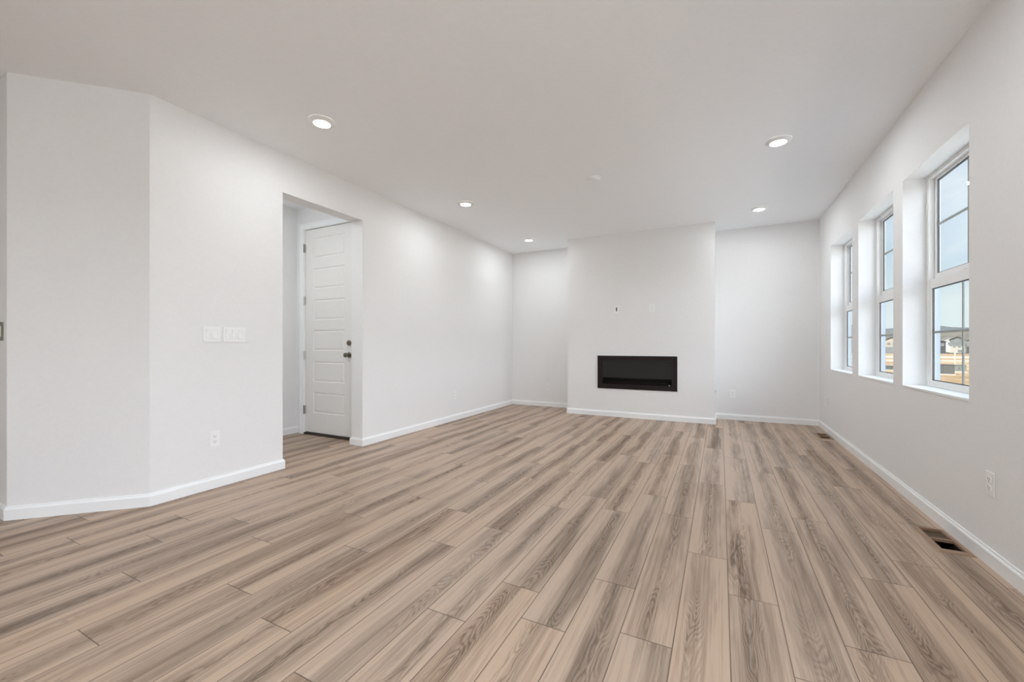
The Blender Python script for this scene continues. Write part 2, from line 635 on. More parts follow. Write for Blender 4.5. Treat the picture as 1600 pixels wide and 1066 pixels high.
# ------------------------------------------------------------------ windows
def make_window(n, y0, y1):
    root = struct_root('window_%d' % n)
    ym = (y0 + y1) / 2
    F0, F1 = 1.300, OXR                  # frame depth
    bm = bmesh.new()
    fw = 0.028
    frame_ring(bm, 'x', F0, 1.329, y0, y1, WZ0 + 0.006, WZ1, fw, fw, 0.020, 0.020)
    # thin inner lip
    frame_ring(bm, 'x', F0 - 0.004, F0, y0 + 0.001, y1 - 0.001, WZ0 + 0.007, WZ1 - 0.001, 0.010, 0.010, 0.010, 0.008)
    link_mesh('window_frame', bm, M_VINYL, root)
    bm = bmesh.new()
    frame_ring(bm, 'x', 1.3295, F1, y0, y1, WZ0 + 0.006, WZ1, fw, fw, 0.020, 0.020)
    link_mesh('outer_frame', bm, M_OUTER, root)
    bm = bmesh.new()
    box(bm, RX - 0.004, F0, y0 + 0.001, y1 - 0.001, WZ0 - 0.008, WZ0 + 0.006, 0.002)
    link_mesh('window_sill', bm, M_TRIM, root)
    iy0, iy1 = y0 + fw, y1 - fw
    for (sx, z0, z1, gz0, gz1) in ((1.306, WZ0 + 0.014, 1.523, 0.826, 1.463), (1.331, 1.500, WZ1 - 0.014, 1.566, 2.212)):
        bm = bmesh.new()
        sw = 0.024
        frame_ring(bm, 'x', sx, sx + 0.022, iy0 + 0.0005, iy1 - 0.0005, z0, z1, sw, sw, gz0 - z0, z1 - gz1)
        sash = link_mesh('sash', bm, M_VINYL, root)
        bm = bmesh.new()
        frame_ring(bm, 'x', sx + 0.006, sx + 0.016, iy0 + sw, iy1 - sw, gz0, gz1, 0.005, 0.005, 0.005, 0.006)
        link_mesh('gasket', bm, M_GASKET, sash)
        bm = bmesh.new()
        gx = sx + 0.011
        vs = [bm.verts.new(p) for p in ((gx - .004, iy0 + sw, gz0), (gx - .004, iy1 - sw, gz0), (gx - .004, iy1 - sw, gz1), (gx - .004, iy0 + sw, gz1))]
        bm.faces.new(vs)
        link_mesh('glass_pane', bm, M_GLASS, sash)
        zm = (gz0 + gz1) / 2 + 0.015
        bm = bmesh.new()
        box(bm, gx - 0.003, gx + 0.003, iy0 + sw, iy1 - sw, zm - 0.008, zm + 0.008)
        box(bm, gx - 0.0028, gx + 0.0028, ym - 0.008, ym + 0.008, gz0, gz1)
        link_mesh('muntin', bm, M_MUNTIN, sash)
        if z0 < 1:
            bm = bmesh.new()
            box(bm, sx + 0.001, sx + 0.021, ym - 0.03, ym + 0.03, z1, z1 + 0.010, 0.002)
            link_mesh('sash_lock', bm, M_VINYL, sash)
    bm = bmesh.new()
    box(bm, F0 - 0.007, F0 - 0.004, iy1 + 0.004, iy1 + 0.016, 2.02, 2.05, 0.001)
    link_mesh('tilt_latch', bm, M_VINYL, root)
    portal(OXR + 0.02, ym, (WZ0 + WZ1) / 2, y1 - y0, WZ1 - WZ0)


for i, (a, b) in enumerate(WIN_Y):
    make_window(i + 1, a, b)

# unseen glass patio door added beside and behind the photographer for more daylight
added_door = struct_root('added_door_2')
bm = bmesh.new()
frame_ring(bm, 'x', 1.29, OXR, ADDED_PATIO[0], ADDED_PATIO[1], 0.02, ADDED_PATIO[3], 0.05, 0.05, 0.04, 0.05)
link_mesh('door_frame', bm, M_VINYL, added_door)
npan = 3
pw = (ADDED_PATIO[1] - ADDED_PATIO[0] - 0.1) / npan
for k in range(npan):
    a = ADDED_PATIO[0] + 0.05 + k * pw
    bm = bmesh.new()
    frame_ring(bm, 'x', 1.305 + 0.02 * (k % 2), 1.323 + 0.02 * (k % 2), a, a + pw, 0.06, ADDED_PATIO[3] - 0.05, 0.05, 0.05, 0.08, 0.06)
    pn = link_mesh('door_panel', bm, M_VINYL, added_door)
    bm = bmesh.new()
    gx = 1.314 + 0.02 * (k % 2)
    bm.faces.new([bm.verts.new(p) for p in ((gx, a + .05, .14), (gx, a + pw - .05, .14), (gx, a + pw - .05, ADDED_PATIO[3] - .11), (gx, a + .05, ADDED_PATIO[3] - .11))])
    link_mesh('glass_pane', bm, M_GLASS, pn)
portal(OXR + 0.02, (ADDED_PATIO[0] + ADDED_PATIO[1]) / 2, 1.2, ADDED_PATIO[1] - ADDED_PATIO[0], 2.2)

# ------------------------------------------------------------------ six-panel door in the alcove
door = struct_root('door_1')
DT = 0.044
DF = DY + 0.012                          # front face of the slab
PZ = [(2.360, 2.104), (1.994, 1.738), (1.620, 1.364), (1.256, 1.000), (0.884, 0.628), (0.514, 0.258)]
PXa, PXb = DX0 + 0.135, DX1 - 0.135
bm = bmesh.new()
# slab front as a grid with sunk panels
us = [DX0, PXa, PXb, DX1]
zs = [0.028] + sorted([z for p in PZ for z in p]) + [DZ - 0.004]
cache = {}


def dv(x, y, z):
    k = (round(x, 5), round(y, 5), round(z, 5))
    if k not in cache:
        cache[k] = bm.verts.new((x, y, z))
    return cache[k]


for i in range(3):
    for j in range(len(zs) - 1):
        a, b, c, d = us[i], us[i + 1], zs[j], zs[j + 1]
        if i == 1 and j % 2 == 1:
            steps = [(0, 0), (0.006, 0.0), (0.011, 0.006), (0.020, 0.007), (0.030, 0.0025), (0.034, 0.002)]
            prev = None
            for ins, dep in steps:
                ring = [dv(a + ins, DF + dep, c + ins), dv(b - ins, DF + dep, c + ins), dv(b - ins, DF + dep, d - ins), dv(a + ins, DF + dep, d - ins)]
                if prev:
                    for q in range(4):
                        bm.faces.new((prev[q], prev[(q + 1) % 4], ring[(q + 1) % 4], ring[q]))
                prev = ring
            bm.faces.new(prev)
        else:
            bm.faces.new((dv(a, DF, c), dv(b, DF, c), dv(b, DF, d), dv(a, DF, d)))
y2 = DF + DT
z0_, z1_ = zs[0], zs[-1]
bm.faces.new((dv(DX0, y2, z0_), dv(DX0, y2, z1_), dv(DX1, y2, z1_), dv(DX1, y2, z0_)))
left = [dv(DX0, DF, z) for z in zs]
right = [dv(DX1, DF, z) for z in zs]
bm.faces.new([dv(DX0, y2, z1_), dv(DX0, y2, z0_)] + left)
bm.faces.new([dv(DX1, y2, z0_), dv(DX1, y2, z1_)] + right[::-1])
bm.faces.new([dv(u_, DF, z1_) for u_ in us] + [dv(DX1, y2, z1_), dv(DX0, y2, z1_)])
bm.faces.new([dv(u_, DF, z0_) for u_ in us] + [dv(DX1, y2, z0_), dv(DX0, y2, z0_)])
slab = link_mesh('door_slab', bm, M_DOOR, door)
# jamb with stop, casing
bm = bmesh.new()
jx0, jx1, jz = DX0 - 0.020, DX1 + 0.020, DZ + 0.020
for (a, b) in ((jx0, DX0 - 0.003), (DX1 + 0.003, jx1)):
    box(bm, a, b, DY - 0.002, DY + 0.128, 0.001, jz)
box(bm, DX0 - 0.003, DX1 + 0.003, DY - 0.002, DY + 0.128, DZ + 0.003, jz)
box(bm, jx0 + 0.001, DX0 + 0.012, DF + DT + 0.001, DF + DT + 0.03, 0.001, DZ + 0.01)
box(bm, DX1 - 0.012, jx1 - 0.001, DF + DT + 0.001, DF + DT + 0.03, 0.001, DZ + 0.01)
box(bm, DX0 + 0.012, DX1 - 0.012, DF + DT + 0.001, DF + DT + 0.03, DZ - 0.012, DZ + 0.01)
link_mesh('door_jamb', bm, M_TRIM, door)
bm = bmesh.new()
cw = 0.066
c0, c1, ctop = DX0 - 0.010, DX1 + 0.010, DZ + 0.010
for (o0, o1, th) in ((0.0, cw, 0.010), (cw - 0.020, cw, 0.015)):
    box(bm, c0 - o1, c0 - o0, DY - th, DY - 0.0005, 0.001, ctop + o1)
    box(bm, c1 + o0, min(c1 + o1, XI - 0.001), DY - th, DY - 0.0005, 0.001, ctop + o1)
    box(bm, c0 - o0, c1 + o0, DY - th, DY - 0.0005, ctop + o0, ctop + o1)
link_mesh('door_casing', bm, M_TRIM, door)
bm = bmesh.new()
box(bm, DX0 - 0.003, DX1 + 0.003, DY - 0.012, DY + 0.128, 0.0005, 0.020, 0.003)
link_mesh('threshold', bm, M_BRONZE, door)
bm = bmesh.new()
box(bm, DX0 + 0.002, DX1 - 0.002, DF + 0.004, DF + DT - 0.004, 0.020, 0.030)
link_mesh('door_sweep', bm, M_BLACK, door)
for k, z in enumerate((2.245, 1.608, 0.950, 0.292)):
    bm = bmesh.new()
    lathe(bm, [(0, z - 0.052), (0.0068, z - 0.052), (0.0068, z + 0.052), (0, z + 0.052)], 12, 'z', (DX0 - 0.003, DY - 0.006, 0))
    box(bm, DX0 - 0.016, DX0 - 0.004, DY - 0.0035, DY - 0.001, z - 0.05, z + 0.05)
    box(bm, DX0 + 0.001, DX0 + 0.006, DF - 0.0025, DF, z - 0.05, z + 0.05)
    link_mesh('hinge', bm, M_NICKEL if k in (0, 3) else M_CHROME, door, smooth=True)
KX = DX1 - 0.068
bm = bmesh.new()
lathe(bm, [(0.0, 0.0), (0.033, 0.0), (0.033, -0.004), (0.028, -0.008), (0.012, -0.011), (0.011, -0.030), (0.020, -0.036), (0.027, -0.046),
           (0.028, -0.055), (0.024, -0.064), (0.012, -0.069), (0.0, -0.069)], 32, 'y', (KX, DF, 0.960))
link_mesh('door_knob', bm, M_NICKEL, slab, smooth=True)
bm = bmesh.new()
lathe(bm, [(0.0, 0.0), (0.031, 0.0), (0.031, -0.006), (0.026, -0.016), (0.021, -0.018), (0.0, -0.018)], 32, 'y', (KX, DF, 1.096))
box(bm, KX - 0.002, KX + 0.002, DF - 0.020, DF - 0.017, 1.088, 1.104)
link_mesh('deadbolt', bm, M_NICKEL, slab, smooth=True)

# ------------------------------------------------------------------ linear fireplace
fp = thing('fireplace', 'black framed linear gas fireplace set into the white chimney breast', 'fireplace', ((FX0 + FX1) / 2, CY, FZ0))
fx0, fx1 = FX0 - (FX0 + FX1) / 2, FX1 - (FX0 + FX1) / 2
fh = FZ1 - FZ0
bm = bmesh.new()
frame_ring(bm, 'y', -0.012, 0.004, fx0, fx1, 0, fh, 0.014, 0.014, 0.016, 0.014)
frame_ring(bm, 'y', -0.008, 0.004, fx0 + 0.0145, fx1 - 0.0145, 0.0165, fh - 0.0145, 0.046, 0.046, 0.036, 0.046)
link_mesh('outer_frame', bm, M_BLACK, fp)
bm = bmesh.new()
frame_ring(bm, 'y', 0.004, 0.030, fx0 + 0.0605, fx1 - 0.0605, 0.0525, fh - 0.0605, 0.012, 0.012, 0.012, 0.012)
link_mesh('inner_trim', bm, mat('fireplace_trim', (0.006, 0.004, 0.004), 0.35), fp)
# firebox: open-fronted dark box
bm = wall_mesh('y', 0.20, 0.22, fx0 + 0.03, fx1 - 0.03, 0.03, fh - 0.03)
box(bm, fx0 + 0.03, fx0 + 0.045, 0.031, 0.20, 0.03, fh - 0.03)
box(bm, fx1 - 0.045, fx1 - 0.03, 0.031, 0.20, 0.03, fh - 0.03)
box(bm, fx0 + 0.045, fx1 - 0.045, 0.031, 0.20, fh - 0.045, fh - 0.03)
link_mesh('firebox', bm, mat('firebox_metal', (0.014, 0.014, 0.013), 0.6), fp)
bm = bmesh.new()
box(bm, fx0 + 0.045, fx1 - 0.045, 0.031, 0.20, 0.03, 0.075)
box(bm, fx0 + 0.10, fx1 - 0.10, 0.070, 0.16, 0.075, 0.105, 0.008)
link_mesh('burner_tray', bm, mat('burner_brown', (0.016, 0.007, 0.005), 0.6), fp)
bm = bmesh.new()
bm.faces.new([bm.verts.new(p) for p in ((fx0 + .07, .018, .06), (fx1 - .07, .018, .06), (fx1 - .07, .018, fh - .07), (fx0 + .07, .018, fh - .07))])
link_mesh('glass_pane', bm, M_FGLASS, fp)
# safety screen: a woven mesh drawn by its material's holes
ms = bpy.data.materials.new('screen_mesh')
ms.use_nodes = True
ms.node_tree.nodes.clear()
t = NT(ms.node_tree)
tcn = t.n('ShaderNodeTexCoord')
sp = t.n('ShaderNodeSeparateXYZ')
t.l(tcn.outputs['Object'], sp.inputs[0])
gx_ = t.m('FRACT', t.m('MULTIPLY', sp.outputs[0], 160.0))
gz_ = t.m('FRACT', t.m('MULTIPLY', sp.outputs[2], 160.0))
wire = t.m('MAXIMUM', t.m('LESS_THAN', gx_, 0.30), t.m('LESS_THAN', gz_, 0.30))
tr = t.n('ShaderNodeBsdfTransparent')
pb = t.n('ShaderNodeBsdfPrincipled')
pb.inputs['Base Color'].default_value = (0.030, 0.030, 0.028, 1)
pb.inputs['Roughness'].default_value = 0.5
mx = t.n('ShaderNodeMixShader')
t.l(wire, mx.inputs[0])
t.l(tr.outputs[0], mx.inputs[1])
t.l(pb.outputs[0], mx.inputs[2])
oo = t.n('ShaderNodeOutputMaterial')
t.l(mx.outputs[0], oo.inputs[0])
bm = bmesh.new()
bm.faces.new([bm.verts.new(p) for p in ((fx0 + .073, .010, .165), (fx1 - .073, .010, .165), (fx1 - .073, .010, fh - .073), (fx0 + .073, .010, fh - .073))])
link_mesh('safety_screen', bm, ms, fp)
bm = bmesh.new()
box(bm, fx1 - 0.115, fx1 - 0.095, 0.012, 0.016, 0.072, 0.084)
link_mesh('badge', bm, M_CHROME, fp)

gv = thing('gas_valve', 'small round chrome gas key cover low on the side of the chimney breast', 'gas valve', (CX1, 6.29, 0.443), (0, 0, 0))
bm = bmesh.new()
lathe(bm, [(0, 0.0), (0.026, 0.0), (0.025, 0.004), (0.012, 0.008), (0.009, 0.018), (0.0, 0.018)], 24, 'x')
link_mesh('cover', bm, M_CHROME, gv, smooth=True)


# ------------------------------------------------------------------ outlets and switches (built facing -Y, plate back at y=0)
def screw(bm, x, z, y=-0.0062):
    lathe(bm, [(0, y), (0.0032, y), (0.0032, y - 0.0008), (0, y - 0.0012)], 10, 'y', (x, 0, z))


def make_outlet(label, loc, rz):
    r = thing('electrical_outlet', label, 'outlet', loc, (0, 0, rz), 'duplex wall outlets')
    bm = bmesh.new()
    box(bm, -0.035, 0.035, -0.006, -0.0003, -0.0575, 0.0575, 0.0025)
    screw(bm, 0, 0)
    link_mesh('cover_plate', bm, M_PLATE, r)
    for s in (-1, 1):
        bm = bmesh.new()
        pts = []
        for i in range(24):
            a = 2 * math.pi * i / 24
            x, z = 0.0172 * math.cos(a), max(-0.0135, min(0.0135, 0.0172 * math.sin(a)))
            pts.append((x, z + s * 0.0197))
        f = [bm.verts.new((x, -0.0085, z)) for x, z in pts]
        g = [bm.verts.new((x, -0.0055, z)) for x, z in pts]
        bm.faces.new(f)
        for i in range(24):
            bm.faces.new((f[i], f[(i + 1) % 24], g[(i + 1) % 24], g[i]))
        rc = link_mesh('receptacle', bm, M_PLATE, r)
        bm = bmesh.new()
        zc = s * 0.0197
        box(bm, -0.0078, -0.0054, -0.0088, -0.0084, zc - 0.0010, zc + 0.0085)
        box(bm, 0.0054, 0.0078, -0.0088, -0.0084, zc - 0.0005, zc + 0.0075)
        lathe(bm, [(0, -0.0088), (0.0026, -0.0088), (0.0026, -0.0084), (0, -0.0084)], 10, 'y', (0, 0, zc - 0.0072))
        link_mesh('socket_slots', bm, M_SLOT, rc)
    return r


HP = math.pi / 2
OUTL = make_outlet('white duplex outlet low on the wall beneath the two light switch plates', (LX, 1.751, 0.367), HP)
for lb, loc, rz in (
        ('white duplex outlet on the long plain wall past the doorway opening', (LX, 4.860, 0.362), HP),
        ('white duplex outlet on the back wall in the recess beside the left corner', (-2.692, BY, 0.348), 0),
        ('white duplex outlet on the back wall between chimney breast and window wall', (0.156, BY, 0.373), 0),
        ('white duplex outlet on the window wall above the nearer floor vent', (RX, 2.830, 0.397), -HP),
        ('white duplex outlet on the window wall near the far back corner', (RX, 6.275, 0.385), -HP)):
    dup_tree(OUTL, loc, (0, 0, rz), lb)


def make_switch(label, loc, rz, gangs, states, plate=M_PLATE):
    r = thing('light_switch', label, 'light switch', loc, (0, 0, rz))
    wd = 0.070 + 0.046 * (gangs - 1)
    # plate with an opening per rocker
    hs = []
    for g in range(gangs):
        cx_ = (g - (gangs - 1) / 2) * 0.046
        hs.append((cx_ - 0.0168, cx_ + 0.0168, -0.0335, 0.0335))
    bm = wall_mesh('y', -0.0062, -0.0003, -wd / 2, wd / 2, -0.0575, 0.0575, hs)
    for g in range(gangs):
        cx_ = (g - (gangs - 1) / 2) * 0.046
        screw(bm, cx_, 0.0485)
        screw(bm, cx_, -0.0485)
    link_mesh('cover_plate', bm, plate, r)
    bm = bmesh.new()
    box(bm, -wd / 2 + 0.006, wd / 2 - 0.006, -0.0012, -0.0004, -0.05, 0.05)
    link_mesh('backing', bm, mat('grey_backing', (0.25, 0.26, 0.26), 0.6), r)
    for g in range(gangs):
        cx_ = (g - (gangs - 1) / 2) * 0.046
        bm = bmesh.new()
        s = states[g]
        pr = [(-0.0012, -0.0328), (-0.0060 - 0.0035 * s, -0.0328), (-0.0060, 0.0), (-0.0060 - 0.0035 * (1 - s), 0.0328), (-0.0012, 0.0328)]
        A = [bm.verts.new((cx_ - 0.0158, y, z)) for y, z in pr]
        B = [bm.verts.new((cx_ + 0.0158, y, z)) for y, z in pr]
        bm.faces.new(A)
        bm.faces.new(B)
        for i in range(5):
            bm.faces.new((A[i], A[(i + 1) % 5], B[(i + 1) % 5], B[i]))
        link_mesh('rocker', bm, M_PLATE, r)
    return r


make_switch('white two rocker switch plate beside the three rocker plate, left of it', (LX, 1.731, 1.153), HP, 2, (0, 1))
make_switch('white three rocker switch plate beside the doorway opening', (LX, 1.890, 1.153), HP, 3, (0, 0, 1))
make_switch('dark metal framed switch plate on the hall wall around the angled wall corner', (-3.990, 0.854, 1.156), 0, 1, (1,), M_NICKEL)

# plates on the chimney breast
r = thing('cable_plate', 'small white wall plate with a dark slot above the fireplace', 'wall plate', (-1.390, CY, 1.609))
bm = wall_mesh('y', -0.006, -0.0003, -0.035, 0.035, -0.0575, 0.0575, [(-0.008, 0.010, -0.028, 0.028)])
link_mesh('cover_plate', bm, M_PLATE, r)
bm = bmesh.new()
box(bm, -0.010, 0.012, -0.0015, -0.0004, -0.030, 0.030)
link_mesh('dark_insert', bm, M_SLOT, r)
r = thing('outlet_plate', 'white outlet plate over the fireplace, beside the slotted cable plate', 'outlet', (-0.884, CY, 1.611))
bm = wall_mesh('y', -0.006, -0.0003, -0.037, 0.037, -0.0575, 0.0575, [(-0.0168, 0.0168, -0.0335, 0.0335)])
link_mesh('cover_plate', bm, M_PLATE, r)
bm = bmesh.new()
box(bm, -0.0155, 0.0155, -0.0045, -0.0004, -0.0325, 0.0325, 0.001)
rc = link_mesh('receptacle', bm, M_PLATE, r)
for zc in (-0.017, 0.017):
    bm = bmesh.new()
    box(bm, -0.0075, -0.0055, -0.0049, -0.0044, zc, zc + 0.008)
    box(bm, 0.0055, 0.0075, -0.0049, -0.0044, zc, zc + 0.007)
    link_mesh('socket_slots', bm, M_SLOT, rc)


# ------------------------------------------------------------------ ceiling lights
def make_light(label, x, y, power=LED_POWER, color=(0.90, 0.96, 1.0)):
    r = thing('ceiling_light', label, 'ceiling light', (x, y, H), (0, 0, 0), 'round ceiling disc lights')
    bm = bmesh.new()
    lathe(bm, [(0.094, -0.0003), (0.094, -0.003), (0.090, -0.007), (0.068, -0.019), (0.063, -0.0205), (0.0595, -0.0195), (0.0595, -0.012)], 48)
    link_mesh('trim_ring', bm, M_PLATE, r, smooth=True)
    bm = bmesh.new()
    lathe(bm, [(0.0, -0.0185), (0.0592, -0.0180), (0.0592, -0.0120), (0.0, -0.0120)], 48)
    link_mesh('lens', bm, M_LENS, r)
    d = bpy.data.lights.new('led', 'AREA')
    d.shape = 'DISK'
    d.size = 0.115
    d.energy = power
    d.color = color
    lo = bpy.data.objects.new('led', d)
    lo.parent = r
    lo.location = (0, 0, -0.0205)
    COL.objects.link(lo)
    return r


L1 = make_light('round ceiling disc light nearest the doorway opening', -2.655, 2.104)
for lb, x, y in (
        ('round ceiling disc light above the middle of the long plain wall', -2.671, 4.072),
        ('small looking ceiling disc light over the far left recess beside the chimney breast', -2.691, 5.908),
        ('round ceiling disc light nearest the window wall', 0.420, 3.984),
        ('ceiling disc light over the right recess near the chimney breast', 0.418, 5.838),  # the discs after this one are unseen, added to raise the light level
        ('added unseen ceiling disc light on the window side', 0.42, 1.95),
        ('added unseen ceiling disc light behind the camera near the added patio door', 0.0, -1.2),
        ('added unseen ceiling disc light behind the camera in the middle', -2.4, -1.2),
        ('added unseen ceiling disc light behind the camera near the far hall', -4.9, -1.2),
        ('added unseen ceiling disc light at the rear by the added patio door', 0.0, -3.6),
        ('added unseen ceiling disc light at the rear in the middle', -2.4, -3.6),
        ('added unseen ceiling disc light inside the hallway alcove', -4.10, 2.25)):
    dup_tree(L1, (x, y, H), (0, 0, 0), lb)

# unseen globe lamps added behind the photographer to brighten ceiling and walls
M_FILL_GLOBE = mat('fill_globe', (0.9, 0.9, 0.88), 0.3, emit=(0.95, 0.97, 1.0), strength=3.0)


def make_fill_globe(label, x, y):
    r = thing('fill_pendant', label, 'pendant light', (x, y, H), (0, 0, 0), 'added globe fill lamps')
    bm = bmesh.new()
    lathe(bm, [(0.0, -0.0003), (0.06, -0.0003), (0.06, -0.02), (0.006, -0.028), (0.004, -0.03), (0.004, -0.66), (0.025, -0.665), (0.03, -0.70), (0.0, -0.70)], 24)
    link_mesh('cord', bm, M_NICKEL, r, smooth=True)
    bm = bmesh.new()
    lathe(bm, [(0.13 * math.sin(math.pi * i / 16), -0.83 + 0.13 * math.cos(math.pi * i / 16)) for i in range(17)], 32)
    bm.faces.ensure_lookup_table()
    g = link_mesh('globe_shade', bm, M_FILL_GLOBE, r, smooth=True)
    d = bpy.data.lights.new('fill_bulb', 'POINT')
    d.shadow_soft_size = 0.14
    d.energy = FILL_GLOBE_POWER
    d.color = (0.84, 0.935, 1.0)
    lo = bpy.data.objects.new('fill_bulb', d)
    lo.parent = r
    lo.location = (0, 0, -0.83)
    COL.objects.link(lo)
    return r


P1 = make_fill_globe('added unseen globe fill lamp hanging closest behind the camera', 0.2, -0.8)
dup_tree(P1, (0.2, -2.1, H), (0, 0, 0), 'added unseen globe fill lamp in the middle of the row, behind the camera')
dup_tree(P1, (0.2, -3.4, H), (0, 0, 0), 'added unseen globe fill lamp nearest the rear wall, behind the camera')

r = thing('smoke_detector', 'white low round smoke detector on the ceiling', 'smoke detector', (-1.127, 4.036, H))
bm = bmesh.new()
lathe(bm, [(0.070, -0.0003), (0.070, -0.010), (0.062, -0.013), (0.058, -0.028), (0.048, -0.036), (0.020, -0.038), (0.0, -0.038)], 40)
link_mesh('housing', bm, M_PLATE, r, smooth=True)
bm = bmesh.new()
lathe(bm, [(0.0, -0.0395), (0.010, -0.0395), (0.011, -0.0375), (0.0, -0.0375)], 20)
link_mesh('test_button', bm, M_TRIM, r)


# ------------------------------------------------------------------ floor vents
M_VWOOD = mat('vent_wood', (0.30, 0.19, 0.125), 0.5)
M_VDARK = mat('vent_dark', (0.10, 0.075, 0.055), 0.5)


def make_vent(label, v, fm, plain=False):
    x0, x1, y0, y1 = v
    r = thing('floor_vent', label, 'floor vent', ((x0 + x1) / 2, (y0 + y1) / 2, 0.0), (0, 0, 0), 'floor vents')
    hx, hy = (x1 - x0) / 2, (y1 - y0) / 2
    # inner edge of the frame
    ax0, ax1, ay0, ay1 = (-hx + 0.028, hx - 0.020, -hy + 0.044, hy - 0.016) if not plain else (-hx + 0.014, hx - 0.014, -hy + 0.016, hy - 0.016)
    bm = bmesh.new()
    rings = [(-hx, hx, -hy, hy, 0.0004), (-hx + 0.006, hx - 0.006, -hy + 0.006, hy - 0.006, 0.005),
             (ax0 - 0.002, ax1 + 0.002, ay0 - 0.002, ay1 + 0.002, 0.005), (ax0, ax1, ay0, ay1, 0.003), (ax0, ax1, ay0, ay1, -0.010)]
    prev = None
    for (a, b, c, d, z) in rings:
        ring = [bm.verts.new(p) for p in ((a, c, z), (b, c, z), (b, d, z), (a, d, z))]
        if prev:
            for q in range(4):
                bm.faces.new((prev[q], prev[(q + 1) % 4], ring[(q + 1) % 4], ring[q]))
        prev = ring
    link_mesh('vent_frame', bm, fm, r)
    bm = bmesh.new()
    ym = 0.011 if not plain else 0.0
    if plain:
        for k in range(7):
            yy = ay0 + (k + 1) * (ay1 - ay0) / 8
            box(bm, ax0, ax1, yy - 0.004, yy + 0.004, -0.006, 0.0035)
    else:
        box(bm, ax0, ax1, ym - 0.007, ym + 0.007, -0.010, 0.0045)
    link_mesh('crossbar', bm, fm, r)
    bm = bmesh.new()
    a0, a1, b0, b1 = ax0 - 0.001, ax1 + 0.001, ay0 - 0.001, ay1 + 0.001
    box(bm, a0 - 0.004, a0, b0, b1, -0.14, -0.001)
    box(bm, a1, a1 + 0.004, b0, b1, -0.14, -0.001)
    box(bm, a0 - 0.004, a1 + 0.004, b0 - 0.004, b0, -0.14, -0.001)
    box(bm, a0 - 0.004, a1 + 0.004, b1, b1 + 0.004, -0.14, -0.001)
    box(bm, a0, a1, b0, b1, -0.145, -0.14)
    link_mesh('duct', bm, M_DUCT, r)
    if not plain:
        bm = bmesh.new()
        box(bm, a0 + 0.001, a1 - 0.001, ym + 0.008, b1 - 0.002, -0.014, -0.010)
        link_mesh('damper', bm, M_DAMPER, r)
    return r


make_vent('wood framed floor vent with two openings, the nearer one along the window wall', VENTS[0], M_VWOOD)
make_vent('wood framed floor vent in the far corner by the back wall', VENTS[1], M_VWOOD)
make_vent('narrow black floor vent against the wall inside the doorway opening', VENTS[2], M_BLACK, True)

# ------------------------------------------------------------------ outside
GZ = -0.75


def at(px, zc, z=None, py=None):
    """place of a sight-line at depth zc"""
    a = (px - 800) / FPX
    c_, s_ = math.cos(YAW), math.sin(YAW)
    return (zc * (a * c_ - s_), zc * (a * s_ + c_))


def ground_z(r):
    if r < 60:
        return GZ
    if r < 330:
        return GZ - 1.55 * min(1, (r - 60) / 160)
    return -2.3 + (r - 330) * 0.058


def dirt_mat():
    m_ = mat('bare_dirt', (0.5, 0.35, 0.2), 0.95, spec=0.1)
    t = NT(m_.node_tree)
    b = m_.node_tree.nodes['Principled BSDF']
    g = t.n('ShaderNodeNewGeometry')
    n1 = t.noise(g.outputs['Position'], 0.22, 6.0, 0.6)
    n2 = t.noise(g.outputs['Position'], 1.4, 5.0, 0.6)
    c = t.mix(t.sstep(n1, 0.40, 0.62), (0.20, 0.152, 0.088, 1), (0.112, 0.065, 0.027, 1))
    c = t.mix(t.sstep(n2, 0.50, 0.72), c, (0.20, 0.165, 0.118, 1))
    ln = t.n('ShaderNodeVectorMath', operation='LENGTH')
    t.l(g.outputs['Position'], ln.inputs[0])
    n3 = t.noise(g.outputs['Position'], 0.03, 4.0, 0.6)
    scrub = t.mix(t.sstep(n3, 0.40, 0.60), (0.08, 0.070, 0.054, 1), (0.053, 0.051, 0.042, 1))
    c = t.mix(t.sstep(ln.outputs['Value'], 215.0, 260.0), c, scrub)
    t.l(c, b.inputs['Base Color'])
    return m_


bm = bmesh.new()
radii = [0.5, 6, 12, 20, 30, 45, 60, 90, 130, 180, 230, 330, 380, 440, 520, 650]
NA = 96
rnd = random.Random(4)
prev = None
for ri, rr in enumerate(radii):
    ring = []
    for k in range(NA):
        a = 2 * math.pi * k / NA
        z = ground_z(rr) + (rnd.uniform(-3, 3) if rr > 400 else 0)
        ring.append(bm.verts.new((rr * math.sin(a), rr * math.cos(a), z)))
    if prev:
        for k in range(NA):
            bm.faces.new((prev[k], prev[(k + 1) % NA], ring[(k + 1) % NA], ring[k]))
    prev = ring
link_mesh('ground', bm, dirt_mat(), kind='structure')

# unseen pale slab added along the window wall to bounce sunlight onto the ceiling
bm = bmesh.new()
box(bm, OXR + 0.01, 9.0, -6.0, 9.5, GZ + 0.02, -0.12)
link_mesh('bounce_slab', bm, mat('bounce_slab_concrete', (0.70, 0.70, 0.68), 0.85), kind='structure')

